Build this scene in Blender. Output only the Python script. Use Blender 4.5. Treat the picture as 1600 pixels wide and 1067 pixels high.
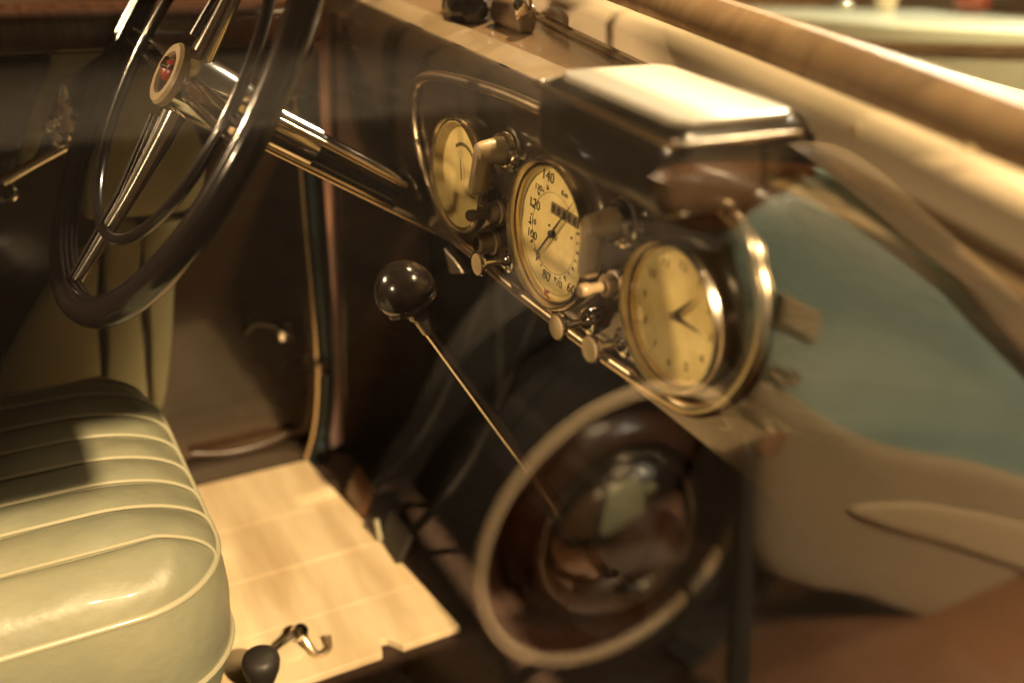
import bpy, bmesh, math, random
from mathutils import Vector, Matrix
random.seed(4)
S = bpy.context.scene
for o in list(bpy.data.objects): bpy.data.objects.remove(o)
R = math.radians
# ---------------------------------------------------------------- camera
# metres; origin = centre of the speedometer, +X towards the camera's side of the car, +Y forward, +Z up
CAM = Vector((.66620064, -.43478126, .30423975))
CR = Vector((.48725906, .87123847, .05934768)); CD = Vector((.42628197, -.17799253, -.88690605)); CF = Vector((-.76214322, .45745185, -.45812172))
FPX = 1555.6
cd = bpy.data.cameras.new('camera'); cam = bpy.data.objects.new('camera', cd); S.collection.objects.link(cam)
cd.sensor_width = 36; cd.lens = 35; cd.clip_start = .01; cd.clip_end = 100
cam.matrix_world = Matrix(((CR.x, -CD.x, -CF.x, CAM.x), (CR.y, -CD.y, -CF.y, CAM.y), (CR.z, -CD.z, -CF.z, CAM.z), (0, 0, 0, 1)))
cd.dof.use_dof = True; cd.dof.focus_distance = .90; cd.dof.aperture_fstop = 1.8; cd.dof.aperture_blades = 7
S.camera = cam
# ---------------------------------------------------------------- world, exposure
w = bpy.data.worlds.new('World'); S.world = w; w.use_nodes = True
w.node_tree.nodes['Background'].inputs[0].default_value = (1, .70, .40, 1)
w.node_tree.nodes['Background'].inputs[1].default_value = .055
S.view_settings.view_transform = 'Standard'; S.view_settings.look = 'None'; S.view_settings.exposure = 0; S.view_settings.gamma = 1
S.cycles.use_denoising = True; S.cycles.max_bounces = 8; S.cycles.transparent_max_bounces = 16
S.cycles.caustics_reflective = False; S.cycles.caustics_refractive = False; S.cycles.sample_clamp_indirect = 4
# ---------------------------------------------------------------- lamps (tungsten display lighting of the hall, plus an added rear fill)
WARM = (1, .70, .38)
def lamp(kind, name, loc, aim, power, size, cone=None, blend=.4, col=WARM):
    l = bpy.data.lights.new(name, kind); o = bpy.data.objects.new(name, l); S.collection.objects.link(o)
    o.location = loc; o.rotation_euler = (Vector(aim) - Vector(loc)).to_track_quat('-Z', 'Y').to_euler()
    l.energy = power; l.color = col
    if kind == 'AREA': l.shape = 'DISK'; l.size = size
    else:
        l.shadow_soft_size = size
        if cone: l.spot_size = R(cone); l.spot_blend = blend
    return o
lamp('SPOT', 'key_spot', (2.9, .06, 2.28), (-.1, -.1, -.4), 2050, .03, 50)
lamp('SPOT', 'aisle_spot', (-.9, .9, 2.6), (1.25, .6, -.4), 1350, .06, 70)
lamp('AREA', 'front_spot', (-1.6, 2.6, 1.9), (.1, .1, .15), 300, .35, col=(1, .84, .62))
lamp('SPOT', 'rear_spot', (-1.6, -2.1, 1.0), (0, 0, 0), 300, .05, 30)
lamp('SPOT', 'rear_side_fill', (.5, -2.5, .92), (0, 0, 0), 125, .05, 24)  # added fill for the dials and near switch, no real fixture
lamp('AREA', 'hall_spot', (.9, 1.2, 2.7), (.2, 1.3, 0), 125, .3)
# ---------------------------------------------------------------- helpers
def at(px, py, ax, v):
    d = CF + CR * ((px - 800) / FPX) + CD * ((py - 533.5) / FPX); i = 'xyz'.index(ax)
    return CAM + d * ((v - CAM[i]) / d[i])
def mat(name, col, rough=.5, metal=0, coat=0, noise=None, bump=0, bscale=60, spec=.5, sheen=0):
    m = bpy.data.materials.new(name); m.use_nodes = True; nt = m.node_tree; b = nt.nodes['Principled BSDF']
    b.inputs['Base Color'].default_value = (*col, 1); b.inputs['Roughness'].default_value = rough; b.inputs['Metallic'].default_value = metal
    b.inputs['Coat Weight'].default_value = coat; b.inputs['Coat Roughness'].default_value = .06; b.inputs['Specular IOR Level'].default_value = spec
    b.inputs['Sheen Weight'].default_value = sheen
    tc = nt.nodes.new('ShaderNodeTexCoord')
    if noise:                                             # (second colour, scale, stretch)
        c2, sc, st = noise
        mp = nt.nodes.new('ShaderNodeMapping'); mp.inputs['Scale'].default_value = st
        n = nt.nodes.new('ShaderNodeTexNoise'); n.inputs['Scale'].default_value = sc; n.inputs['Detail'].default_value = 6
        r = nt.nodes.new('ShaderNodeValToRGB'); r.color_ramp.elements[0].position = .35; r.color_ramp.elements[1].position = .68
        r.color_ramp.elements[0].color = (*col, 1); r.color_ramp.elements[1].color = (*c2, 1)
        nt.links.new(tc.outputs['Object'], mp.inputs[0]); nt.links.new(mp.outputs[0], n.inputs['Vector']); nt.links.new(n.outputs[0], r.inputs[0]); nt.links.new(r.outputs[0], b.inputs['Base Color'])
    n2 = nt.nodes.new('ShaderNodeTexNoise'); n2.inputs['Scale'].default_value = 35; n2.inputs['Detail'].default_value = 4
    mr = nt.nodes.new('ShaderNodeMapRange'); mr.inputs[3].default_value = max(.02, rough * .75); mr.inputs[4].default_value = min(1, rough * 1.3)
    nt.links.new(tc.outputs['Object'], n2.inputs['Vector']); nt.links.new(n2.outputs[0], mr.inputs[0]); nt.links.new(mr.outputs[0], b.inputs['Roughness'])
    if bump:
        n3 = nt.nodes.new('ShaderNodeTexNoise'); n3.inputs['Scale'].default_value = bscale; n3.inputs['Detail'].default_value = 5
        bp = nt.nodes.new('ShaderNodeBump'); bp.inputs['Strength'].default_value = bump; bp.inputs['Distance'].default_value = .002
        nt.links.new(tc.outputs['Object'], n3.inputs['Vector']); nt.links.new(n3.outputs[0], bp.inputs['Height']); nt.links.new(bp.outputs[0], b.inputs['Normal'])
    return m
def glass(name, ior, tint=(1, 1, 1)):
    m = bpy.data.materials.new(name); m.use_nodes = True; nt = m.node_tree; nt.nodes.clear()
    out = nt.nodes.new('ShaderNodeOutputMaterial'); mx = nt.nodes.new('ShaderNodeMixShader'); t = nt.nodes.new('ShaderNodeBsdfTransparent'); g = nt.nodes.new('ShaderNodeBsdfGlossy')
    g.inputs['Roughness'].default_value = .0; t.inputs[0].default_value = (*tint, 1)
    ge = nt.nodes.new('ShaderNodeNewGeometry'); dp = nt.nodes.new('ShaderNodeVectorMath'); dp.operation = 'DOT_PRODUCT'
    nt.links.new(ge.outputs['Normal'], dp.inputs[0]); nt.links.new(ge.outputs['Incoming'], dp.inputs[1])
    def mth(op, a, b_=None):
        n = nt.nodes.new('ShaderNodeMath'); n.operation = op
        for i, v in enumerate([a, b_]):
            if v is None: continue
            if isinstance(v, (int, float)): n.inputs[i].default_value = v
            else: nt.links.new(v, n.inputs[i])
        return n.outputs[0]
    f0 = ((ior - 1) / (ior + 1)) ** 2                       # Schlick: the same from both faces of the pane
    fr = mth('ADD', mth('MULTIPLY', mth('POWER', mth('SUBTRACT', 1, mth('ABSOLUTE', dp.outputs['Value'])), 5), 1 - f0), f0)
    nt.links.new(fr, mx.inputs[0]); nt.links.new(t.outputs[0], mx.inputs[1]); nt.links.new(g.outputs[0], mx.inputs[2]); nt.links.new(mx.outputs[0], out.inputs[0])
    return m
M = dict(
    lacquer=mat('black_lacquer', (.022, .015, .010), .16, 0, .6, ((.03, .02, .012), 14, (1, 1, 1))),
    door=mat('dark_door_trim', (.050, .028, .014), .22, 0, .5, ((.035, .018, .009), 9, (1, 1, 3)), .25, 30),
    wood=mat('dark_wood_cap', (.11, .045, .018), .3, 0, .4, ((.06, .022, .01), 20, (1, 6, 1))),
    chrome=mat('aged_chrome', (.80, .74, .64), .11, 1),
    bezel=mat('bezel_metal', (.78, .70, .56), .2, 1),
    brass=mat('warm_trim', (.78, .62, .42), .24, 1),
    steel=mat('worn_steel', (.42, .36, .28), .35, 1),
    rubber=mat('black_rubber', (.02, .017, .014), .55, bump=.3, bscale=90),
    seal=mat('blue_black_seal', (.035, .06, .075), .38),
    bake=mat('black_bakelite', (.018, .012, .010), .18, 0, .4),
    ivory=mat('ivory_plastic', (.36, .27, .15), .38, 0, .1, ((.28, .20, .10), 60, (1, 1, 1))),
    dial=mat('aged_dial', (.70, .58, .27), .5, 0, 0, ((.54, .42, .18), 45, (1, 1, 1))),
    ink=mat('dial_ink', (.02, .016, .012), .6), inkred=mat('dial_red', (.35, .05, .02), .6), inkf=mat('faded_ink', (.13, .095, .045), .7),
    leather=mat('sage_leather', (.19, .205, .145), .44, 0, .05, ((.28, .275, .175), 6, (1, 1, 1)), .7, 55),
    piping=mat('pale_piping', (.37, .355, .24), .35, 0, .2),
    card=mat('sage_lit_card', (.44, .43, .28), .55, 0, 0, ((.52, .47, .28), 9, (1, 1, 1)), .3, 60),
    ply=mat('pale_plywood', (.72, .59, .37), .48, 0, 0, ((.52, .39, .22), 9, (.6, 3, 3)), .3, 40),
    carpet=mat('dark_carpet', (.05, .025, .013), .95, 0, 0, ((.03, .015, .008), 80, (1, 1, 1)), 1, 300),
    black=mat('footwell_black', (.014, .011, .008), .8),
    lid=mat('white_glare_lid', (.84, .78, .66), .2, 0, .5), housing=mat('dark_box_enamel', (.026, .018, .011), .3, 0, .5),  # lid white puts the glare on the box top into its colour
    cream=mat('cream_rail_paint', (.74, .62, .44), .24, 0, .5),
    brown=mat('brown_rail', (.30, .20, .11), .35, 0, .4, ((.22, .135, .07), 25, (3, 1, 1))),
    olive=mat('olive_ledge', (.13, .09, .045), .4, 0, .3),
    ledge=mat('brown_ledge', (.12, .075, .04), .3, 0, .4),
    teal=mat('teal_car_paint', (.22, .34, .31), .4, 0, .3, ((.30, .42, .37), 3, (1, 1, 1))), tyre=mat('tyre', (.02, .017, .015), .7, bump=.3),
    white=mat('whitewall', (.72, .55, .34), .6), disc=mat('dark_wheel_paint', (.06, .022, .012), .25, 0, .6),
    tan=mat('tan_sill_paint', (.30, .235, .15), .4), pale=mat('pale_car_paint', (.46, .53, .42), .3, 0, .5), beige=mat('beige_panel', (.40, .31, .185), .5),
    hall=mat('hall_floor', (.10, .045, .02), .6, 0, 0, ((.16, .07, .03), 3, (1, 1, 1))), wall=mat('hall_wall', (.28, .17, .08), .8, 0, 0, ((.2, .11, .05), 2, (1, 1, 1))),
    red=mat('red_enamel', (.26, .035, .015), .3, 0, .5), lining=mat('roof_lining', (.20, .15, .09), .9),
    pane=glass('window_glass', 1.62), screen=glass('screen_glass', 1.35, (.97, .98, .95)), lens=glass('gauge_glass', 1.18, (1, .98, .92)),
)
def obj(name, bm, m, parent=None, smooth=True):
    me = bpy.data.meshes.new(name); bmesh.ops.recalc_face_normals(bm, faces=bm.faces); bm.to_mesh(me); bm.free()
    o = bpy.data.objects.new(name, me); S.collection.objects.link(o); me.materials.append(M[m])
    if smooth:
        for p in me.polygons: p.use_smooth = True
        try: me.set_sharp_from_angle(angle=R(38))
        except Exception: pass
    if parent: par(o, parent)
    return o
def worldloc(o):
    v = Vector(o.location)
    return v + worldloc(o.parent) if o.parent and o.parent.type == 'EMPTY' else v
def par(o, p):
    o.parent = p; o.matrix_parent_inverse = Matrix.Translation(-Vector(p.location)) if p.type == 'EMPTY' else Matrix()
def thing(name, label, cat, loc, group=None):
    o = bpy.data.objects.new(name, None); S.collection.objects.link(o); o.location = loc; o.empty_display_size = .02
    o['label'] = label; o['category'] = cat
    if group: o['group'] = group
    return o
def tag(o, label, cat): o['label'] = label; o['category'] = cat; return o
def struct(o): o['kind'] = 'structure'; return o
def box(x0, x1, y0, y1, z0, z1, bev=0, seg=3, bm=None):
    b = bmesh.new(); bmesh.ops.create_cube(b, size=1)
    for v in b.verts: v.co = Vector(((x0 + x1) / 2 + v.co.x * (x1 - x0), (y0 + y1) / 2 + v.co.y * (y1 - y0), (z0 + z1) / 2 + v.co.z * (z1 - z0)))
    if bev: bmesh.ops.bevel(b, geom=b.edges[:] + b.verts[:], offset=bev, segments=seg, profile=.5, affect='EDGES', clamp_overlap=True)
    return b
def frame(n):
    n = Vector(n).normalized(); a = Vector((0, 0, 1)) if abs(n.z) < .9 else Vector((1, 0, 0))
    u = n.cross(a).normalized(); return u, u.cross(n).normalized()*-1, n
def lathe(o, axis, prof, n=40, bm=None):                   # prof: (distance along axis, radius)
    b = bm or bmesh.new(); u, v, a = frame(axis); o = Vector(o); rings = []
    for d, r in prof:
        if r < 1e-6: rings.append([b.verts.new(o + a * d)])
        else: rings.append([b.verts.new(o + a * d + (u * math.cos(t) + v * math.sin(t)) * r) for t in [2 * math.pi * k / n for k in range(n)]])
    for A, B in zip(rings, rings[1:]):
        for k in range(n):
            k2 = (k + 1) % n
            if len(A) == 1 and len(B) == 1: continue
            if len(A) == 1: b.faces.new((A[0], B[k], B[k2]))
            elif len(B) == 1: b.faces.new((A[k], A[k2], B[0]))
            else: b.faces.new((A[k], A[k2], B[k2], B[k]))
    return b
def cat(pts, closed=False, n=8):
    pts = [Vector(p) for p in pts]; out = []; L = len(pts)
    for i in range(L if closed else L - 1):
        g = (lambda j: pts[j % L]) if closed else (lambda j: pts[max(0, min(L - 1, j))])
        p0, p1, p2, p3 = g(i - 1), g(i), g(i + 1), g(i + 2)
        for k in range(n):
            t = k / n
            out.append(.5 * ((2 * p1) + (p2 - p0) * t + (2 * p0 - 5 * p1 + 4 * p2 - p3) * t * t + (3 * p1 - p0 - 3 * p2 + p3) * t ** 3))
    if not closed: out.append(pts[-1])
    return out
def tube(pts, rad, n=12, closed=False, up=(0, 0, 1), squash=1, bm=None, sec=None):
    b = bm or bmesh.new(); pts = [Vector(p) for p in pts]; L = len(pts); rings = []; up = Vector(up)
    for i, p in enumerate(pts):
        t = (pts[(i + 1) % L] - pts[i - 1]) if closed else (pts[min(i + 1, L - 1)] - pts[max(i - 1, 0)])
        t.normalize(); u = up.cross(t)
        if u.length < 1e-4: u = Vector((1, 0, 0)).cross(t)
        u.normalize(); v = t.cross(u); r = rad[i] if isinstance(rad, (list, tuple)) else rad
        if sec: rings.append([b.verts.new(p + u * a * r + v * c * r) for a, c in sec])
        else: rings.append([b.verts.new(p + (u * math.cos(q) * r + v * math.sin(q) * r * squash)) for q in [2 * math.pi * k / n for k in range(n)]])
    m = len(rings[0])
    for i in range(L if closed else L - 1):
        A, B = rings[i], rings[(i + 1) % L]
        for k in range(m): b.faces.new((A[k], A[(k + 1) % m], B[(k + 1) % m], B[k]))
    if not closed: b.faces.new(rings[0][::-1]); b.faces.new(rings[-1])
    return b
def slab(pts, thick, bev=.004, seg=3):                     # polygon extruded along a vector, edges rounded
    b = bmesh.new(); f = b.faces.new([b.verts.new(p) for p in pts]); thick = Vector(thick)
    e = bmesh.ops.extrude_face_region(b, geom=[f])
    for v in [g for g in e['geom'] if isinstance(g, bmesh.types.BMVert)]: v.co += thick
    bmesh.ops.recalc_face_normals(b, faces=b.faces)
    if bev: bmesh.ops.bevel(b, geom=b.edges[:], offset=bev, segments=seg, profile=.5, affect='EDGES', clamp_overlap=True)
    return b
def text(s, size, loc, parent, m='ink', name='numeral', rot=0, w=.0):
    c = bpy.data.curves.new('t', 'FONT'); c.body = s; c.size = size; c.align_x = 'CENTER'; c.align_y = 'CENTER'; c.extrude = .0002; c.offset = w; c.resolution_u = 3
    t = bpy.data.objects.new('t', c); S.collection.objects.link(t); bpy.context.view_layer.update()
    me = bpy.data.meshes.new_from_object(t); bpy.data.objects.remove(t)
    me.transform(Matrix.Translation(loc) @ Matrix.Rotation(R(90), 4, 'X') @ Matrix.Rotation(rot, 4, 'Z'))
    me.materials.clear(); me.materials.append(M[m]); o = bpy.data.objects.new(name, me); S.collection.objects.link(o); par(o, parent); return o
# ---------------------------------------------------------------- hall
struct(obj('hall_floor', box(-8, 8, -6, 9, -.92, -.86), 'hall', smooth=False))
struct(obj('hall_wall', box(-8, 8, 7.5, 7.7, -.86, 3.4), 'wall', smooth=False))
struct(obj('hall_side_wall', box(-6.2, -6, -6, 7.5, -.86, 3.4), 'wall', smooth=False))
# ---------------------------------------------------------------- car shell
FZ = -.55
struct(obj('car_floor', box(-.56, .58, -1.0, .62, FZ - .04, FZ), 'carpet', smooth=False))  # dark tone also stands for the shaded floor beyond the board
struct(obj('firewall', box(-.56, .58, .46, .5, FZ, .09), 'black', smooth=False))
struct(obj('footwell_side_panel', box(-.56, -.525, .0, .14, FZ, .09, .006), 'door'))
struct(obj('dark_footwell_side', box(-.56, -.53, .142, .46, FZ, .09), 'black', smooth=False))
struct(obj('near_footwell_side', box(.56, .58, .0, .46, FZ, .09), 'black', smooth=False))
b = slab([(-.5, .2, FZ + .002), (.5, .2, FZ + .002), (.5, .45, FZ + .2), (-.5, .45, FZ + .2)], (0, .01, -.012), .004)
struct(obj('toe_board', b, 'black'))
struct(obj('seat_shade_rail', box(.56, .632, -1.0, -.255, .395, .457, .01), 'lining'))  # unseen, added and set low to shade the upper part of the seat
struct(obj('cowl', box(-.60, .66, .225, .50, .085, .105, .008), 'pale'))
struct(obj('cowl_side', box(.582, .66, .14, .62, FZ - .1, .084, .008), 'pale'))
struct(obj('roof', box(-.6, .63, -1.0, .10, .458, .49, .012), 'lining'))
# near door, below the picture
t = thing('passenger_door', 'closed passenger door below the side window, seen from outside', 'door', (.6, -.3, FZ))
obj('door_panel', box(.57, .64, -.8, .06, FZ - .1, .10, .012), 'ledge', t)
obj('front_post', box(.575, .63, .075, .13, .09, .462, .01), 'ledge', t)
o = obj('side_window', box(.598, .602, -.80, .075, .095, .462), 'pane', smooth=False)
tag(o, 'clear side window pane the whole interior is seen through, carrying reflections', 'window')
# ---------------------------------------------------------------- floorboard of plywood planks, edges and notch cut to a cast shadow outline
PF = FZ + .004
t = thing('floorboard', 'pale plywood floorboard, cut to the lit patch, in front of the sage seat', 'floorboard', (-.3, -.25, FZ))
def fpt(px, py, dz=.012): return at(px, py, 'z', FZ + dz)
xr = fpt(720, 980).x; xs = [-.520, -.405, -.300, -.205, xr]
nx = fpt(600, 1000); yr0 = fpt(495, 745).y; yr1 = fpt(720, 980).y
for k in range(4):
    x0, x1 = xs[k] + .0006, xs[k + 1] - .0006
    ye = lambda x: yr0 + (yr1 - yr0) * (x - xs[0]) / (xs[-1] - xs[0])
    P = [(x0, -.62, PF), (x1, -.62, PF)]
    if k == 3: P += [(x1, nx.y - .010, PF), (x1 - .020, nx.y - .004, PF), (x1 - .018, nx.y + .004, PF), (x1, nx.y + .016, PF)]  # notch built in the shape of a small cast shadow
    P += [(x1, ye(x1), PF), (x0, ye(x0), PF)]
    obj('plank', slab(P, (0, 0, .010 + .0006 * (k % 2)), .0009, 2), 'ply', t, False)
# ---------------------------------------------------------------- far door
DX = -.525
t = thing('driver_door', 'dark glossy driver door with sage pads shaped to pale lit patches, behind the steering wheel', 'door', (DX, -.3, FZ))
obj('door_panel', box(-.56, DX, -1.0, -.018, FZ + .05, .055, .012), 'door', t)
obj('sill_board', box(-.56, DX + .004, -1.0, -.02, FZ - .02, FZ + .046, .008), 'lacquer', t)
o = obj('door_cap', box(-.575, DX + .02, -1.0, -.018, .058, .105, .014, 4), 'wood', t)
pl = [at(*q, 'x', DX + .006) for q in [(462, 150), (470, 250), (478, 350), (487, 450), (494, 540), (497, 600), (492, 665), (478, 715), (455, 742)]]
obj('edge_trim', tube(cat(pl), .0045, 10), 'brass', t)
obj('rubber_seal', tube([p + Vector((-.004, .014, 0)) for p in cat(pl)], .010, 10), 'seal', t)
obj('outer_trim', tube([p + Vector((-.006, .027, 0)) for p in cat(pl)], .0035, 8), 'wood', t)
def inset(pts, bulge, m, name, parent, x=DX, n=(1, 0, 0)):
    # cushioned panel from an outline on the door plane
    b = bmesh.new(); c = sum((Vector(p) for p in pts), Vector()) / len(pts); N = Vector(n); rings = []
    for s, h in [(1, 0), (.985, .5), (.94, .85), (.85, 1), (.5, 1.06)]:
        rings.append([b.verts.new(c + (Vector(p) - c) * s + N * bulge * h) for p in pts])
    L = len(pts)
    for A, B in zip(rings, rings[1:]):
        for k in range(L): b.faces.new((A[k], A[(k + 1) % L], B[(k + 1) % L], B[k]))
    v = b.verts.new(c + N * bulge * 1.08)
    for k in range(L): b.faces.new((rings[-1][k], rings[-1][(k + 1) % L], v))
    return obj(name, b, m, parent)
def dpoly(q, n=5): return cat([at(a, c, 'x', DX + .001) for a, c in q], True, n)  # pad outlines follow pale lit patches on the door, light built as shape
inset(dpoly([(215, 95), (285, 150), (318, 250), (302, 318), (240, 332), (160, 338), (128, 330), (140, 240)]), .018, 'card', 'upper_lit_pad', t)
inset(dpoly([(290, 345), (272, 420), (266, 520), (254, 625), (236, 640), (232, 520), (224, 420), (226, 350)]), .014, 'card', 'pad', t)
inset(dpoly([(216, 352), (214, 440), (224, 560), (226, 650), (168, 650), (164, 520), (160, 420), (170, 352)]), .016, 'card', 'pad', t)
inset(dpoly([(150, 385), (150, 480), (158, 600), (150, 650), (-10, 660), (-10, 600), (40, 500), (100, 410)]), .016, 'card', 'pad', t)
inset(dpoly([(70, 28), (190, 26), (190, 60), (120, 100), (80, 150), (55, 240), (28, 250), (55, 150), (78, 95)]), .008, 'card', 'pad', t)  # this outline traces an olive reflection, built as a pad
# window winder on the door
wr = obj('window_winder', lathe(at(115, 205, 'x', DX), (1, 0, 0), [(0, .022), (.006, .022), (.010, .018), (.02, .010), (.03, .009), (.034, .012), (.04, .010), (.043, 0)], 28), 'chrome', t)
pA = at(112, 222, 'x', DX + .04); pB = at(4, 284, 'x', DX + .04)
obj('arm', tube([pA, pA.lerp(pB, .5), pB], [.007, .0055, .006], 12), 'chrome', wr)
obj('ring_end', tube([pB + Vector((0, math.cos(a) * .012, math.sin(a) * .012 - .01)) for a in [k * math.pi / 10 for k in range(20)]], .0035, 8, True, (1, 0, 0)), 'chrome', wr)
c0 = at(104, 200, 'x', DX + .045)
obj('finial', lathe(c0, (0, .05, 1), [(-.012, 0), (-.01, .012), (0, .019), (.010, .013), (.013, .009), (.018, .013), (.024, .009), (.027, .006), (.033, .008), (.038, .005), (.045, .004), (.050, 0)], 24), 'chrome', wr)
for q, s in [((82, 196), .011), ((92, 218), .010), ((122, 198), .010), ((135, 205), .009)]:
    p = at(*q, 'x', DX + .05); obj('bead', lathe(p, (1, 0, 0), [(-s, 0), (-s * .7, s * .7), (0, s), (s * .7, s * .7), (s, 0)], 16), 'chrome', wr)
# pull handle and latch plates on the door
p = at(425, 520, 'x', DX)
h = obj('pull_handle', tube(cat([at(385, 520, 'x', DX + .002), at(398, 505, 'x', DX + .018), at(430, 508, 'x', DX + .022), at(455, 522, 'x', DX + .002)]), .0045, 10), 'door', t)
obj('latch_plate', slab([at(a, c, 'x', DX + .002) for a, c in [(432, 508), (452, 502), (456, 528), (436, 532)]], (.006, 0, 0), .002), 'chrome', t)
obj('strike_plate', slab([at(a, c, 'x', DX + .010) for a, c in [(491, 563), (509, 562), (510, 584), (492, 586)]], (.008, 0, 0), .003), 'brass', t)
obj('map_pocket', tube(cat([at(300, 708, 'x', DX + .004), at(360, 706, 'x', DX + .010), at(420, 690, 'x', DX + .010), at(462, 668, 'x', DX + .004)]), .005, 10), 'door', t)
# rear door frame post beside roof
struct(obj('driver_roof_post', box(-.575, -.53, .05, .10, .095, .459, .008), 'lining'))
# ---------------------------------------------------------------- driver's seat
SX0, SX1, SY1, SY0 = -.436, -.034, -.280, -.80
t = thing('driver_seat', 'sage leather seat cushion with pale piping, bottom left', 'seat', (-.21, -.5, FZ))
CRAD = .085; ZW = -.312
def ymax(x):
    d = min(x - SX0, SX1 - x)
    return SY1 if d >= CRAD else SY1 - CRAD + math.sqrt(max(0, CRAD ** 2 - (CRAD - d) ** 2))
def ztop(x, y):
    d = min(x - SX0, SX1 - x, ymax(x) - y); d = max(0, d); k = min(1, d / .11)
    return ZW + .050 * math.sqrt(max(0, 1 - (1 - k) ** 2)) - .012 * max(0, min(1, (-.45 - y) / .3))
seams = [SX0, -.393, -.350, -.305, -.261, -.217, -.174, -.130, -.085, SX1]
for s0, s1 in zip(seams, seams[1:]):
    b = bmesh.new(); G = []
    nx_, ny_ = (10 if s1 - s0 < .06 else 16), 48
    for i in range(nx_ + 1):
        u = i / nx_; x = s0 + (s1 - s0) * u; row = []
        for j in range(ny_ + 1):
            v = 1 - (1 - j / ny_) ** 1.8; y = SY0 + (ymax(x) - SY0) * v
            last = (s1 == SX1); bu = .0048 * (1 - abs(2 * u - 1) ** 2.4) if not last else .006 * math.sqrt(min(1, u / .25))
            fade = min(1, (ymax(x) - y) / .03)
            wr_ = .0012 * math.sin(y * 70 + x * 30) * math.sin(u * math.pi) + .001 * math.sin(y * 31 - x * 55)
            row.append(b.verts.new((x, y, ztop(x, y) - .003 + bu * fade + wr_ * fade)))
        G.append(row)
    for i in range(nx_):
        for j in range(ny_): b.faces.new((G[i][j], G[i + 1][j], G[i + 1][j + 1], G[i][j + 1]))
    obj('pleat', b, 'leather', t)
for x in seams[1:-1]:
    ys = [SY0 + (ymax(x) - SY0) * (1 - (1 - k / 50) ** 1.8) for k in range(51)]
    obj('piping', tube([(x, y, ztop(x, y) + .0002) for y in ys], .0019, 8), 'piping', t)
edge = [(SX0, SY0, ZW)] + [(SX0 + CRAD - CRAD * math.cos(a), SY1 - CRAD + CRAD * math.sin(a), ZW) for a in [k * math.pi / 24 for k in range(13)]] + [(SX1 - CRAD + CRAD * math.sin(a), SY1 - CRAD + CRAD * math.cos(a), ZW) for a in [k * math.pi / 24 for k in range(13)]] + [(SX1, SY0, ZW)]
obj('welt', tube(edge, .0036, 10), 'piping', t)
c = Vector(((SX0 + SX1) / 2, -.5, 0)); b = bmesh.new(); rows = []
for z, s in [(ZW, 1.0), (ZW - .02, 1.018), (ZW - .05, 1.03), (ZW - .09, 1.025), (ZW - .13, 1.0), (ZW - .16, .97)]:
    rows.append([b.verts.new((c.x + (p[0] - c.x) * s, (c.y + (p[1] - c.y) * s), z)) for p in edge])
for A, B in zip(rows, rows[1:]):
    for k in range(len(A) - 1): b.faces.new((A[k], A[k + 1], B[k + 1], B[k]))
obj('side_border', b, 'leather', t)
e2 = [(c.x + (p[0] - c.x) * 1.027, c.y + (p[1] - c.y) * 1.027, ZW - .10) for p in edge]
obj('welt', tube(e2, .0032, 8), 'piping', t)
obj('base_frame', box(SX0 + .02, SX1 - .02, SY0, SY1 - .03, FZ + .016, ZW - .158, .006), 'black', t)
# ---------------------------------------------------------------- dashboard
t = dash = thing('dashboard', 'black lacquered dashboard with three cream round instruments and bright trim', 'dashboard', (0, .05, -.1))
def sweep_x(prof, x0, x1, yoff=lambda x: 0, n=24):
    b = bmesh.new(); rows = []
    for i in range(n + 1):
        x = x0 + (x1 - x0) * i / n; rows.append([b.verts.new((x, y + yoff(x), z)) for y, z in prof])
    for A, B in zip(rows, rows[1:]):
        for k in range(len(prof) - 1): b.faces.new((A[k], A[k + 1], B[k + 1], B[k]))
    return b
def bow(x): return -.10 * max(0, x - .0) ** 1.4 if x > 0 else .03 * (-x)
prof = [(.05, -.070), (.010, -.083), (.003, -.084), (0, -.080), (0, .085), (.002, .098), (.008, .106), (.018, .110)]
obj('fascia', sweep_x(prof, -.525, .565), 'lacquer', t)
obj('top_strip', sweep_x([(.018, .106), (.020, .111), (.05, .118), (.055, .117), (.057, .110)], -.525, .565), 'olive', t)
obj('top_ledge', sweep_x([(.058, .108), (.060, .115), (.075, .119), (.13, .126), (.22, .128)], -.525, .565), 'ledge', t)
tp = [(652, 132), (647, 165), (652, 215), (666, 272), (690, 335), (716, 376), (745, 401), (800, 449), (860, 496), (930, 548), (1000, 596), (1050, 627), (1085, 641), (1122, 634), (1156, 604), (1180, 560), (1192, 510), (1193, 470), (1184, 428)]
TP = [at(a, c, 'y', -.002) for a, c in tp] + [Vector((.225, -.002, .084)), Vector((.17, -.002, .0965)), Vector((.08, -.002, .099))] + [at(a, c, 'y', -.002) for a, c in [(820, 161), (760, 138), (700, 122), (667, 120)]]
obj('trim_strip', tube(cat(TP, True, 7), .0058, 10, True, (0, 1, 0), .8), 'brass', t)
def gauge(name, x, r, label, dome=0):
    # one mesh root (bezel) with dial, needle, glass and numerals under it
    z0 = 0
    bz = obj(name, lathe((x, 0, z0), (0, -1, 0), [(-.006, r * 1.0), (.004, r * 1.0), (.009, r * .985), (.0125, r * .955), (.0125, r * .935), (.009, r * .915), (.002, r * .905), (-.006, r * .905)], 72), 'bezel', dash)
    bz['label'] = label
    obj('dial', lathe((x, -.0008, z0), (0, -1, 0), [(0, r * .92), (.0002, r * .6), (.0002, 0)], 64), 'dial', bz)
    obj('inner_ring', lathe((x, 0, z0), (0, -1, 0), [(.0006, r * .905), (.005, r * .895), (.005, r * .87), (.0006, r * .86)], 64), 'brass', bz)
    obj('glass', lathe((x, 0, z0), (0, -1, 0), [(.0088, r * .915), (.0110 + dome * .3, r * .6), (.0122 + dome * .5, r * .3), (.0126 + dome * .6, 0)], 48), 'lens', bz)
    return bz
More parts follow.
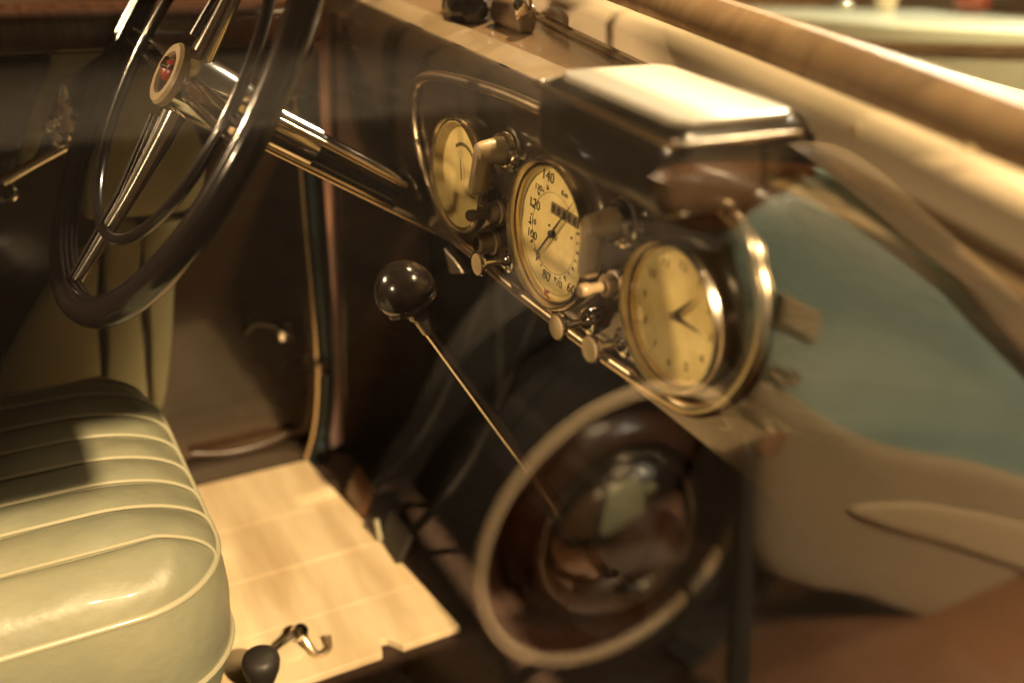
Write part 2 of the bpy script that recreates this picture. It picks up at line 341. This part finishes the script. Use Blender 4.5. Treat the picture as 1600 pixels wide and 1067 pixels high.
def P2(x, a, r): return Vector((x + math.cos(a) * r, -.0014, math.sin(a) * r))
RS, RB, L = .058, .0664, .17
# speedometer
g = gauge('speedometer', 0, RB, 'large cream speedometer marked up to 140, middle instrument')
for s, px, py, sz in [('140', 856, 276, .0150), ('130', 841, 293, .0088), ('120', 835, 319, .0140), ('110', 832, 345, .0088), ('100', 831, 366, .0125), ('90', 840, 398, .0095), ('80', 853, 431, .0145), ('70', 873, 444, .0110), ('60', 892, 452, .0145), ('50', 912, 441, .0100), ('40', 917, 423, .0125)]:
    p = at(px, py, 'y', -.0014); text(s, sz * .9, (p.x, -.0014, p.z), g, w=-.00016)
for k in range(23):
    a = R(112 + k * 12.2); rr = RB * (.60 if k % 2 == 0 else .58); p = P2(0, a, rr)
    b = bmesh.new(); n_ = Vector((math.cos(a), 0, math.sin(a))); q = Vector((-n_.z, 0, n_.x)); s_ = .0026 if k % 2 == 0 else .0016
    b.faces.new([b.verts.new(v) for v in (p + n_ * s_, p - n_ * s_ + q * s_ * .7, p - n_ * s_ - q * s_ * .7)]); obj('graduation', b, 'ink', g, False)
for r0, r1 in [(.525, .532), (.80, .805)]:
    obj('scale_ring', lathe((0, -.0012, 0), (0, -1, 0), [(0, RB * r0), (.0002, RB * r1)], 64), 'inkf', g)
p = at(882, 304, 'y', -.0014); text('Km', .007, (p.x, -.0014, p.z), g, name='lettering', w=-.0001)
ow = at(885, 336, 'y', 0); obj('odometer', box(ow.x - .021, ow.x + .021, -.0022, -.001, ow.z - .0048, ow.z + .0048), 'inkf', g, False)
for k, ch in enumerate('00000'): text(ch, .0095, (ow.x - .0166 + k * .0083, -.0026, ow.z), g, name='odometer_digit')
for px, py in [(858, 352), (893, 372)]:
    p = at(px, py, 'y', -.0014); obj('dial_screw', lathe(p, (0, -1, 0), [(0, .0012), (.0005, .001), (.0006, 0)], 10), 'ink', g)
p = at(854, 455, 'y', -.0014); text('km', .0065, (p.x, -.0014, p.z), g, 'inkred', 'lettering', .35)
def needle(parent, x, a, lf, lb, wd, y=-.004, m='ink', name='needle'):
    d = Vector((math.cos(a), 0, math.sin(a))); q = Vector((-d.z, 0, d.x)); o = Vector((x, y, 0)); b = slab([o + d * lf, o + d * lf * .15 + q * wd, o - d * lb + q * wd * .8, o - d * lb - q * wd * .8, o + d * lf * .15 - q * wd], (0, -.0008, 0), .0002, 1)
    return obj(name, b, m, parent, False)
pa, pb = at(911, 308, 'y', -.004), at(851, 390, 'y', -.004)
dv = pa - pb; needle(g, 0, math.atan2(dv.z, dv.x), .053, .028, .0012)
obj('pivot', lathe((0, -.001, 0), (0, -1, 0), [(0, .0035), (.004, .0035), (.0048, .002), (.005, 0)], 20), 'ink', g)
# left gauge
g = gauge('battery_gauge', -L, RS, 'small bright cream dial furthest from the camera, by the steering column', .004)
for k in range(11):
    a = R(125 - k * 7); p = P2(-L, a, RS * .50); obj('graduation', box(p.x - .0006, p.x + .0006, -.0018, -.001, p.z - .0018, p.z + .0018), 'inkf', g, False)
p = at(735, 283, 'y', -.0014); needle(g, -L, R(100), .016, .006, .0007, -.003)
p = at(738, 309, 'y', -.0014); obj('graduation', box(p.x - .004, p.x + .004, -.0018, -.001, p.z - .0006, p.z + .0006), 'inkf', g, False)
obj('shade_ring', lathe((-L, 0, 0), (0, -1, 0), [(-.0002, RS * .905), (.0085, RS * .89), (.0085, RS * .875), (.0008, RS * .78)], 64), 'dial', g)
# clock
g = gauge('dashboard_clock', L, RS, 'cream dashboard clock with two dark hands, nearest the camera', .006)
for k in range(12):
    a = R(90 - 30 * (k + 1)); p = P2(L, a, RS * .66); text(str(k + 1), .0100, (p.x, -.0014, p.z), g, 'inkf', w=-.00015)
for k in range(60):
    if k % 5 == 0:
        p = P2(L, R(k * 6), RS * .80); obj('graduation', lathe(p, (0, -1, 0), [(0, .0007), (.0003, .0006), (.0004, 0)], 6), 'inkf', g)
c0 = at(1064, 487, 'y', -.004)
for q, wd in [((1101, 458), .0020), ((1106, 514), .0016)]:
    d = at(*q, 'y', -.004) - c0; needle(g, L, math.atan2(d.z, d.x), d.length, .004, wd, name='hand')
obj('pivot', lathe((L, -.001, 0), (0, -1, 0), [(0, .003), (.004, .003), (.005, 0)], 20), 'inkf', g)
# switches: chrome collar with an ivory vane lever
def switch(px, py, tilt, label):
    c = at(px, py, 'y', 0); x, z = c.x, c.z
    s = obj('turn_switch', lathe((x, 0, z), (0, -1, 0), [(0, .0200), (.003, .0200), (.004, .0175), (.011, .0165), (.0125, .0150), (.0125, .0130), (.010, .0125)], 40), 'chrome', dash); s['label'] = label
    obj('hub', lathe((x, 0, z), (0, -1, 0), [(.008, .0125), (.016, .012), (.022, .0105), (.030, .0095), (.035, .0075), (.037, .003), (.037, 0)], 32), 'ivory', s)
    ca, sa = math.cos(tilt), math.sin(tilt); b = bmesh.new(); rows = []
    for d, wd, y0, y1 in [(-.010, .004, -.012, -.026), (-.002, .0075, -.014, -.036), (.010, .0070, -.018, -.037), (.022, .0068, -.021, -.038), (.033, .0072, -.023, -.0385), (.038, .0055, -.024, -.038)]:
        o = Vector((x + sa * d, 0, z - ca * d)); q = Vector((ca, 0, sa)); rows.append([b.verts.new(o + q * (wd * k_) + Vector((0, yy, 0))) for k_, yy in [(-.5, y0), (-.9, (y0 + y1) / 2), (-.6, y1), (.6, y1), (.9, (y0 + y1) / 2), (.5, y0)]])
    for A, B in zip(rows, rows[1:]):
        for k in range(6): b.faces.new((A[k], A[(k + 1) % 6], B[(k + 1) % 6], B[k]))
    b.faces.new(rows[0]); b.faces.new(rows[-1]); bmesh.ops.recalc_face_normals(b, faces=b.faces)
    bmesh.ops.subdivide_edges(b, edges=b.edges[:], cuts=1, smooth=.6, use_grid_fill=True)
    obj('vane', b, 'ivory', s); return s
switch(800, 233, -.10, 'ivory turn switch between left dial and speedometer')
sw = switch(976, 346, .10, 'ivory turn switch between speedometer and clock')
p = at(936, 340, 'y', -.0375); obj('screw_hole', lathe(p, (0, -1, 0), [(0, .0022), (.0006, .0022), (.0007, 0)], 12), 'ink', sw)
def small_knob(px, py, label):
    c = at(px, py, 'y', 0)
    s = obj('push_knob', lathe((c.x, 0, c.z), (0, -1, 0), [(0, .0115), (.003, .0115), (.004, .0095), (.010, .0095), (.012, .008), (.012, .0045), (.010, .004)], 32), 'ivory', dash); s['label'] = label
    obj('stem', lathe((c.x, 0, c.z), (0, -1, 0), [(.008, .004), (.024, .0042), (.027, .0055), (.032, .0055), (.034, .004), (.034, 0)], 20), 'ivory', s)
small_knob(781, 331, 'small pale knob below the far turn switch'); small_knob(963, 444, 'small pale knob beside the clock')
def pull_knob(px, py, fx, fy, label):
    c = at(px, py, 'y', 0)
    s = obj('pull_knob', lathe((c.x, 0, c.z), (0, -1, 0), [(0, .0120), (.005, .0120), (.006, .0105), (.007, .0065), (.009, .0075), (.012, .004), (.014, .0034), (.029, .0034), (.031, .005)], 32), 'chrome', dash); s['label'] = label
    obj('button', lathe((c.x, 0, c.z), (0, -1, 0), [(.030, .006), (.0315, .0112), (.034, .0118), (.036, .0108)], 32), 'chrome', s)
    obj('button_face', lathe((c.x, 0, c.z), (0, -1, 0), [(.0350, .0105), (.0366, .0098), (.0372, .005), (.0374, 0)], 32), 'ivory', s)
pull_knob(799, 405, 757, 410, 'chrome pull knob below the left dial'); pull_knob(927, 500, 878, 515, 'chrome pull knob below the speedometer'); pull_knob(981, 533, 926, 545, 'chrome pull knob below the clock')
c = at(773, 377, 'y', 0)
s = obj('key_switch', lathe((c.x, 0, c.z), (0, -1, 0), [(0, .0125), (.004, .0125), (.005, .0105), (.019, .0103), (.0205, .0085), (.0205, .0062), (.012, .0060)], 32), 'ivory', dash); s['label'] = 'hollow ivory collar below the left dial'
obj('socket', lathe((c.x, 0, c.z), (0, -1, 0), [(.013, .006), (.0135, 0)], 20), 'ink', s)
obj('lower_bracket', slab([at(a, c_, 'y', .006) for a, c_ in [(692, 386), (715, 412), (724, 428), (702, 428)]], (0, .01, 0), .002), 'steel', t)
# ---------------------------------------------------------------- box standing on the dash
t = thing('dash_top_box', 'dark rounded box with a glossy top, fixed on the dashboard above the speedometer', 'box', (.13, 0, .10))
BX0, BX1, BY0, BY1, BZ0, BZ1 = .048, .216, -.062, .060, .090, .150
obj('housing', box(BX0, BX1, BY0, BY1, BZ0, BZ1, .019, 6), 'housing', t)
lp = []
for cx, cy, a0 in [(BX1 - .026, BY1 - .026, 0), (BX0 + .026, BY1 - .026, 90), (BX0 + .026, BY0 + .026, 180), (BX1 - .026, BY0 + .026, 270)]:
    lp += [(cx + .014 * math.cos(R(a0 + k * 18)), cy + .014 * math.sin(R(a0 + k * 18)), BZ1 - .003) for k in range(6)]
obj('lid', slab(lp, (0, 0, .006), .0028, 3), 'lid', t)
obj('edge_bead', tube(cat([(BX0 + .002, BY1 - .02, BZ1 - .008), (BX0 + .001, BY0 + .016, BZ1 - .008), (BX0 + .006, BY0 + .005, BZ1 - .008), (BX0 + .016, BY0 + .001, BZ1 - .008), (BX1 - .016, BY0 + .001, BZ1 - .008), (BX1 - .006, BY0 + .005, BZ1 - .008), (BX1 - .001, BY0 + .016, BZ1 - .008), (BX1 - .001, BY1 - .02, BZ1 - .008)], False, 6), .0026, 8), 'brass', t)
obj('mounting_foot', box(BX0 + .03, BX1 - .03, .022, .052, .112, .10, 0), 'lacquer', t, False)
# ---------------------------------------------------------------- windscreen
t = thing('windscreen', 'windscreen with cream and brown lower rail, upper right', 'windscreen', (0, .12, .13))
def rb(x): return .103 - .15 * x - .12 * max(0, x) ** 2
def rail(name, prof, m): return obj(name, sweep_x(prof, -.54, .43, rb, 40), m, t)
rail('inner_rail', [(-.006, .128), (-.012, .133), (-.012, .150), (-.006, .160), (.004, .164), (.012, .163)], 'cream')
rail('lower_bead', [(-.002, .119), (-.011, .121), (-.013, .125), (-.010, .129), (-.002, .130)], 'brass')
rail('outer_rail', [(.010, .158), (.010, .170), (.016, .182), (.026, .190), (.040, .190), (.05, .17), (.05, .12)], 'brown')
o = rail('glass', [(.030, .186), (-.06, .53)], 'screen')
sm = o.modifiers.new('t', 'SOLIDIFY'); sm.thickness = .004
for q in [(1335, 205), (1512, 240)]:
    p = at(*q, 'y', rb(.25) - .012); obj('rail_screw', lathe(p, (0, -1, .2), [(0, .0045), (.0015, .004), (.0022, 0)], 16), 'white', t)
# wiper motor at the foot of the windscreen
t = thing('wiper_motor', 'black round wiper motor with chrome knob at the foot of the windscreen', 'wiper motor', at(745, 40, 'y', .085))
c = at(735, 12, 'y', .085)
obj('drum', lathe(c, (.9, -.35, .1), [(-.03, 0), (-.03, .026), (.02, .027), (.03, .022), (.045, .014), (.05, 0)], 32), 'bake', t)
obj('rim', lathe(c + Vector((.9, -.35, .1)).normalized() * -.03, (.9, -.35, .1), [(-.004, .026), (-.002, .029), (.003, .029), (.004, .026)], 36), 'chrome', t)
c = at(815, 8, 'y', .085)
obj('knob', lathe(c + Vector((0, 0, -.012)), (.2, 0, 1), [(-.010, 0), (-.008, .003), (0, .006), (.012, .010), (.020, .008), (.022, .0)], 20), 'chrome', t)
obj('mount', box(c.x - .06, c.x + .01, .08, .10, .120, .150, .008), 'ledge', t)
# ---------------------------------------------------------------- steering wheel and column
HC = Vector((-.27, -.245, .085)); AX = Vector((0, .856, -.517)).normalized(); UP = Vector((0, .517, .856)).normalized(); XX = Vector((1, 0, 0)); NN = -AX
def W(r, a, off): return HC + NN * off + (XX * math.cos(a) + UP * math.sin(a)) * r
t = thing('steering_wheel', 'dark steering wheel with chrome spokes and inner horn ring', 'steering wheel', HC)
def ring(r, off, rad, n, m, name, squash=1, sec=None): return obj(name, tube([W(r, 2 * math.pi * k / n, off) for k in range(n)], rad, 16, True, NN, squash, sec=sec), m, t)
RW = .226
rim = ring(RW, 0, .0128, 128, 'bake', 'rim')
for k, (dr, dn) in enumerate([(-.0128, .0030), (-.0115, .0075), (-.0138, -.0020), (-.0128, -.0065)]):
    o = obj('ridge', tube([W(RW + dr, 2 * math.pi * j / 128, dn) for j in range(128)], .0022, 8, True, NN), 'bake', rim)
ring(.156, -.002, .0052, 96, 'bake', 'horn_ring')
for a in (0, math.pi):
    for s in (-1, 1):
        q = Vector(UP) * .0085 * s
        obj('spoke', tube([W(.03, a, -.006) + q, W(.12, a, -.008) + q, W(RW - .008, a, -.002) + q * .8], .0040, 10), 'chrome', t)
for a in (math.pi / 2, -math.pi / 2):
    b = bmesh.new(); rows = []
    for r_, wd, th, of in [(.02, .016, .012, -.012), (.06, .013, .010, -.012), (.12, .0085, .007, -.010), (RW - .01, .0055, .0055, -.002)]:
        c = W(r_, a, of); rows.append([b.verts.new(c + XX * wd * math.cos(f_) + NN * th * math.sin(f_)) for f_ in [2 * math.pi * k / 14 for k in range(14)]])
    for A, B in zip(rows, rows[1:]):
        for k in range(14): b.faces.new((A[k], A[(k + 1) % 14], B[(k + 1) % 14], B[k]))
    sp = obj('spoke', b, 'chrome', t)
    obj('spoke_rib', tube([W(.04, a, .002) + XX * -.006, W(.12, a, -.002) + XX * -.004, W(RW - .012, a, .003) + XX * -.002], .003, 8), 'bake', sp)
hub = obj('hub', lathe(HC, NN, [(-.085, .018), (-.08, .022), (-.06, .029), (-.03, .031), (-.012, .031), (.0, .030), (.006, .029)], 48), 'chrome', t)
em = obj('emblem', lathe(HC, NN, [(.002, .030), (.008, .030), (.011, .0275), (.011, .0205), (.008, .019)], 48), 'ivory', t)
obj('badge_field', lathe(HC, NN, [(.008, .0205), (.0085, .014), (.0085, 0)], 40), 'bake', em)
obj('badge_boss', lathe(HC + UP * .003, NN, [(.007, .0115), (.0105, .010), (.0135, .006), (.015, 0)], 32), 'red', em)
obj('badge_bar', tube([W(.014, 2.2, .012), W(.005, 1.2, .016), W(.014, 0.5, .013)], .0024, 8), 'chrome', em)
t = thing('steering_column', 'dark steering column with bright edges running from the wheel to the dashboard', 'steering column', HC + AX * .2)
e0 = HC + AX * .07; e1 = HC + AX * .36
obj('jacket', tube([e0, e0.lerp(e1, .12), e0.lerp(e1, .121), e1], [.0215, .0215, .0180, .0180], 24), 'bake', t)
obj('chrome_sleeve', tube([e0 + AX * .005, e0 + AX * .075], .0222, 24), 'chrome', t)
obj('control_rod', tube([e0 + Vector((.012, 0, -.022)), e1 + Vector((.012, 0, -.022))], .0040, 10), 'brass', t)
obj('upper_rod', tube([e0 + Vector((.019, 0, .012)), e1 + Vector((.019, 0, .012))], .0032, 10), 'brass', t)
obj('clamp', tube([e1 - AX * .11, e1 - AX * .06], .0250, 24), 'lacquer', t)
# ---------------------------------------------------------------- gear lever
KB = at(630, 450, 'x', -.10); GB = at(955, 905, 'z', -.50)
t = thing('gear_lever', 'long thin gear lever with black ball knob in front of the dashboard', 'gear lever', GB)
d = (KB - GB).normalized(); u, v, _ = frame(d)
TOPP = at(655, 492, 'x', -.095)
d = (TOPP - GB).normalized()
obj('shaft', tube([GB, GB.lerp(TOPP, .5), TOPP], [.0074, .0074, .0072], 16), 'chrome', t)
kd = (KB - TOPP).normalized()
kd = (kd * .55 + Vector((-.25, -.35, .75)) * .45).normalized()
kn = obj('knob', lathe(KB, kd, [(-.036, .007), (-.030, .0115), (-.024, .014), (-.018, .021), (-.014, .0255), (-.008, .0285), (0, .0285), (.008, .0265), (.016, .0215), (.022, .014), (.0255, .006), (.0262, 0)], 40), 'bake', t)
obj('collar_ring', lathe(KB, kd, [(-.0195, .0215), (-.0175, .0262), (-.0135, .0262), (-.012, .0215)], 40), 'bake', kn)
obj('ferrule', tube([TOPP - d * .02, TOPP + d * .012], .0085, 18), 'steel', t)
obj('boot', lathe(GB + Vector((0, 0, -.05)), (0, 0, 1), [(0, .05), (.01, .045), (.025, .03), (.045, .018), (.06, .009)], 28), 'black', t)
# ---------------------------------------------------------------- lever on the floor, pedals
kc = at(408, 1035, 'z', FZ + .075)
t = thing('floor_lever', 'small black pear-shaped knob on a chrome lever, bottom of the picture', 'lever', (kc.x, kc.y, FZ))
obj('knob', lathe(kc + Vector((0, 0, -.05)), (0.0, 0, 1), [(0, .006), (.012, .008), (.03, .0145), (.042, .0185), (.052, .0195), (.058, .018), (.062, .013), (.063, 0)], 28), 'rubber', t)
obj('stalk', tube([kc + Vector((0, 0, -.046)), (kc.x + .004, kc.y, FZ + .012)], .0055, 12), 'steel', t)
ha = at(468, 984, 'z', FZ + .04); hb = at(418, 1024, 'z', FZ + .02)
t2 = thing('chrome_hook', 'thin chrome rod with a hooked end lying on the plywood floor', 'rod', (hb.x, hb.y, FZ))
obj('rod', tube([hb + Vector((0, 0, 0)), ha], .0048, 12), 'chrome', t2)
obj('head', lathe(ha + Vector((0, 0, -.004)), (.3, .2, .9), [(-.008, 0), (-.007, .007), (0, .0105), (.007, .008), (.010, 0)], 20), 'chrome', t2)
obj('hook', tube(cat([ha, ha + Vector((.012, .004, -.010)), ha + Vector((.022, .012, -.022)), ha + Vector((.020, .026, -.022)), ha + Vector((.008, .030, -.014))]), .0040, 10), 'brass', t2)
obj('pivot_plate', lathe((hb.x - .005, hb.y + .028, FZ + .0155), (0, 0, 1), [(0, .020), (.0012, .020), (.0016, .0185), (.0016, 0)], 32), 'ply', t2)
for i, (px, py, lab) in enumerate([(556, 772, 'brown worn pedal pad beside the far door'), (612, 842, 'dark pedal with pale rod at the edge of the plywood')]):
    c = at(px, py, 'z', FZ + .03)
    p = thing('pedal', lab, 'pedal', (c.x, c.y + .03, FZ), 'pedals')
    obj('pad', slab([c + Vector(q) for q in [(-.03, -.01, -.022), (.03, -.01, -.022), (.032, .012, .024), (-.032, .012, .024)]], (0, .008, -.005), .003), 'wood' if i == 0 else 'rubber', p)
    obj('arm', tube(cat([c + Vector((0, .012, 0)), c + Vector((0, .05, .02)), c + Vector((0, .12, .10)), c + Vector((0, .2, .3))]), .006, 10), 'black', p)
    if i: obj('return_rod', tube([at(594, 842, 'z', FZ + .02), at(588, 812, 'z', FZ + .05)], .0035, 8), 'piping', p)
# ---------------------------------------------------------------- pale car parked ahead, seen through the windscreen
t = thing('pale_car', 'pale sage car beyond the windscreen, top right corner', 'car', (-.2, 1.6, -.86))
Y0 = 1.15
def q(px, py, y=Y0): return at(px, py, 'y', y)
def wing(name, pts, m, depth=(0, .5, 0), bev=.015): return obj(name, slab([q(*p) for p in pts], depth, bev, 4), m, t)
wing('side_panel', [(1000, 78), (1800, 92), (1800, 420), (900, 420)], 'pale')
wing('upper_panel', [(940, 18), (1240, 26), (1400, 40), (1800, 58), (1800, 84), (1000, 70)], 'pale', (0, .5, 0), .008)
obj('bead', tube([q(980, 66, Y0 - .004), q(1300, 68, Y0 - .004), q(1800, 82, Y0 - .004)], .007, 10), 'brass', t)
def blob(name, label, cat_, px, py, y, rx, rz, m):
    c = at(px, py, 'y', y); b = bmesh.new(); bmesh.ops.create_uvsphere(b, u_segments=24, v_segments=14, radius=1)
    for v_ in b.verts: v_.co = Vector((c.x + v_.co.x * rx, c.y + v_.co.y * rx, c.z + v_.co.z * rz))
    return tag(obj(name, b, m), label, cat_) if label else obj(name, b, m, t)
blob('side_lamp', None, None, 1386, -2, 1.5, .024, .036, 'cream'); blob('wing_bead', None, None, 1322, 6, 1.5, .018, .012, 'chrome')
blob('tail_lamp', None, None, 1520, 2, 1.6, .04, .03, 'red')
obj('far_body', slab([q(*p, 1.75) for p in [(1180, -200), (1490, -200), (1490, 60), (1180, 60)]], (0, .2, 0), .03), 'ledge', t)
obj('far_wing', slab([q(*p, 1.70) for p in [(1495, -200), (1850, -200), (1850, 70), (1495, 60)]], (0, .2, 0), .03), 'wood', t)
# ---------------------------------------------------------------- teal car parked alongside, reflected in the side window
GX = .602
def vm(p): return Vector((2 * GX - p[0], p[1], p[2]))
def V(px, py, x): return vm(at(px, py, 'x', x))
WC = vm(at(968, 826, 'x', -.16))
t = thing('teal_car', 'teal car with whitewall wheel parked alongside, seen reflected in the side window', 'car', (WC.x + .4, WC.y, -.86))
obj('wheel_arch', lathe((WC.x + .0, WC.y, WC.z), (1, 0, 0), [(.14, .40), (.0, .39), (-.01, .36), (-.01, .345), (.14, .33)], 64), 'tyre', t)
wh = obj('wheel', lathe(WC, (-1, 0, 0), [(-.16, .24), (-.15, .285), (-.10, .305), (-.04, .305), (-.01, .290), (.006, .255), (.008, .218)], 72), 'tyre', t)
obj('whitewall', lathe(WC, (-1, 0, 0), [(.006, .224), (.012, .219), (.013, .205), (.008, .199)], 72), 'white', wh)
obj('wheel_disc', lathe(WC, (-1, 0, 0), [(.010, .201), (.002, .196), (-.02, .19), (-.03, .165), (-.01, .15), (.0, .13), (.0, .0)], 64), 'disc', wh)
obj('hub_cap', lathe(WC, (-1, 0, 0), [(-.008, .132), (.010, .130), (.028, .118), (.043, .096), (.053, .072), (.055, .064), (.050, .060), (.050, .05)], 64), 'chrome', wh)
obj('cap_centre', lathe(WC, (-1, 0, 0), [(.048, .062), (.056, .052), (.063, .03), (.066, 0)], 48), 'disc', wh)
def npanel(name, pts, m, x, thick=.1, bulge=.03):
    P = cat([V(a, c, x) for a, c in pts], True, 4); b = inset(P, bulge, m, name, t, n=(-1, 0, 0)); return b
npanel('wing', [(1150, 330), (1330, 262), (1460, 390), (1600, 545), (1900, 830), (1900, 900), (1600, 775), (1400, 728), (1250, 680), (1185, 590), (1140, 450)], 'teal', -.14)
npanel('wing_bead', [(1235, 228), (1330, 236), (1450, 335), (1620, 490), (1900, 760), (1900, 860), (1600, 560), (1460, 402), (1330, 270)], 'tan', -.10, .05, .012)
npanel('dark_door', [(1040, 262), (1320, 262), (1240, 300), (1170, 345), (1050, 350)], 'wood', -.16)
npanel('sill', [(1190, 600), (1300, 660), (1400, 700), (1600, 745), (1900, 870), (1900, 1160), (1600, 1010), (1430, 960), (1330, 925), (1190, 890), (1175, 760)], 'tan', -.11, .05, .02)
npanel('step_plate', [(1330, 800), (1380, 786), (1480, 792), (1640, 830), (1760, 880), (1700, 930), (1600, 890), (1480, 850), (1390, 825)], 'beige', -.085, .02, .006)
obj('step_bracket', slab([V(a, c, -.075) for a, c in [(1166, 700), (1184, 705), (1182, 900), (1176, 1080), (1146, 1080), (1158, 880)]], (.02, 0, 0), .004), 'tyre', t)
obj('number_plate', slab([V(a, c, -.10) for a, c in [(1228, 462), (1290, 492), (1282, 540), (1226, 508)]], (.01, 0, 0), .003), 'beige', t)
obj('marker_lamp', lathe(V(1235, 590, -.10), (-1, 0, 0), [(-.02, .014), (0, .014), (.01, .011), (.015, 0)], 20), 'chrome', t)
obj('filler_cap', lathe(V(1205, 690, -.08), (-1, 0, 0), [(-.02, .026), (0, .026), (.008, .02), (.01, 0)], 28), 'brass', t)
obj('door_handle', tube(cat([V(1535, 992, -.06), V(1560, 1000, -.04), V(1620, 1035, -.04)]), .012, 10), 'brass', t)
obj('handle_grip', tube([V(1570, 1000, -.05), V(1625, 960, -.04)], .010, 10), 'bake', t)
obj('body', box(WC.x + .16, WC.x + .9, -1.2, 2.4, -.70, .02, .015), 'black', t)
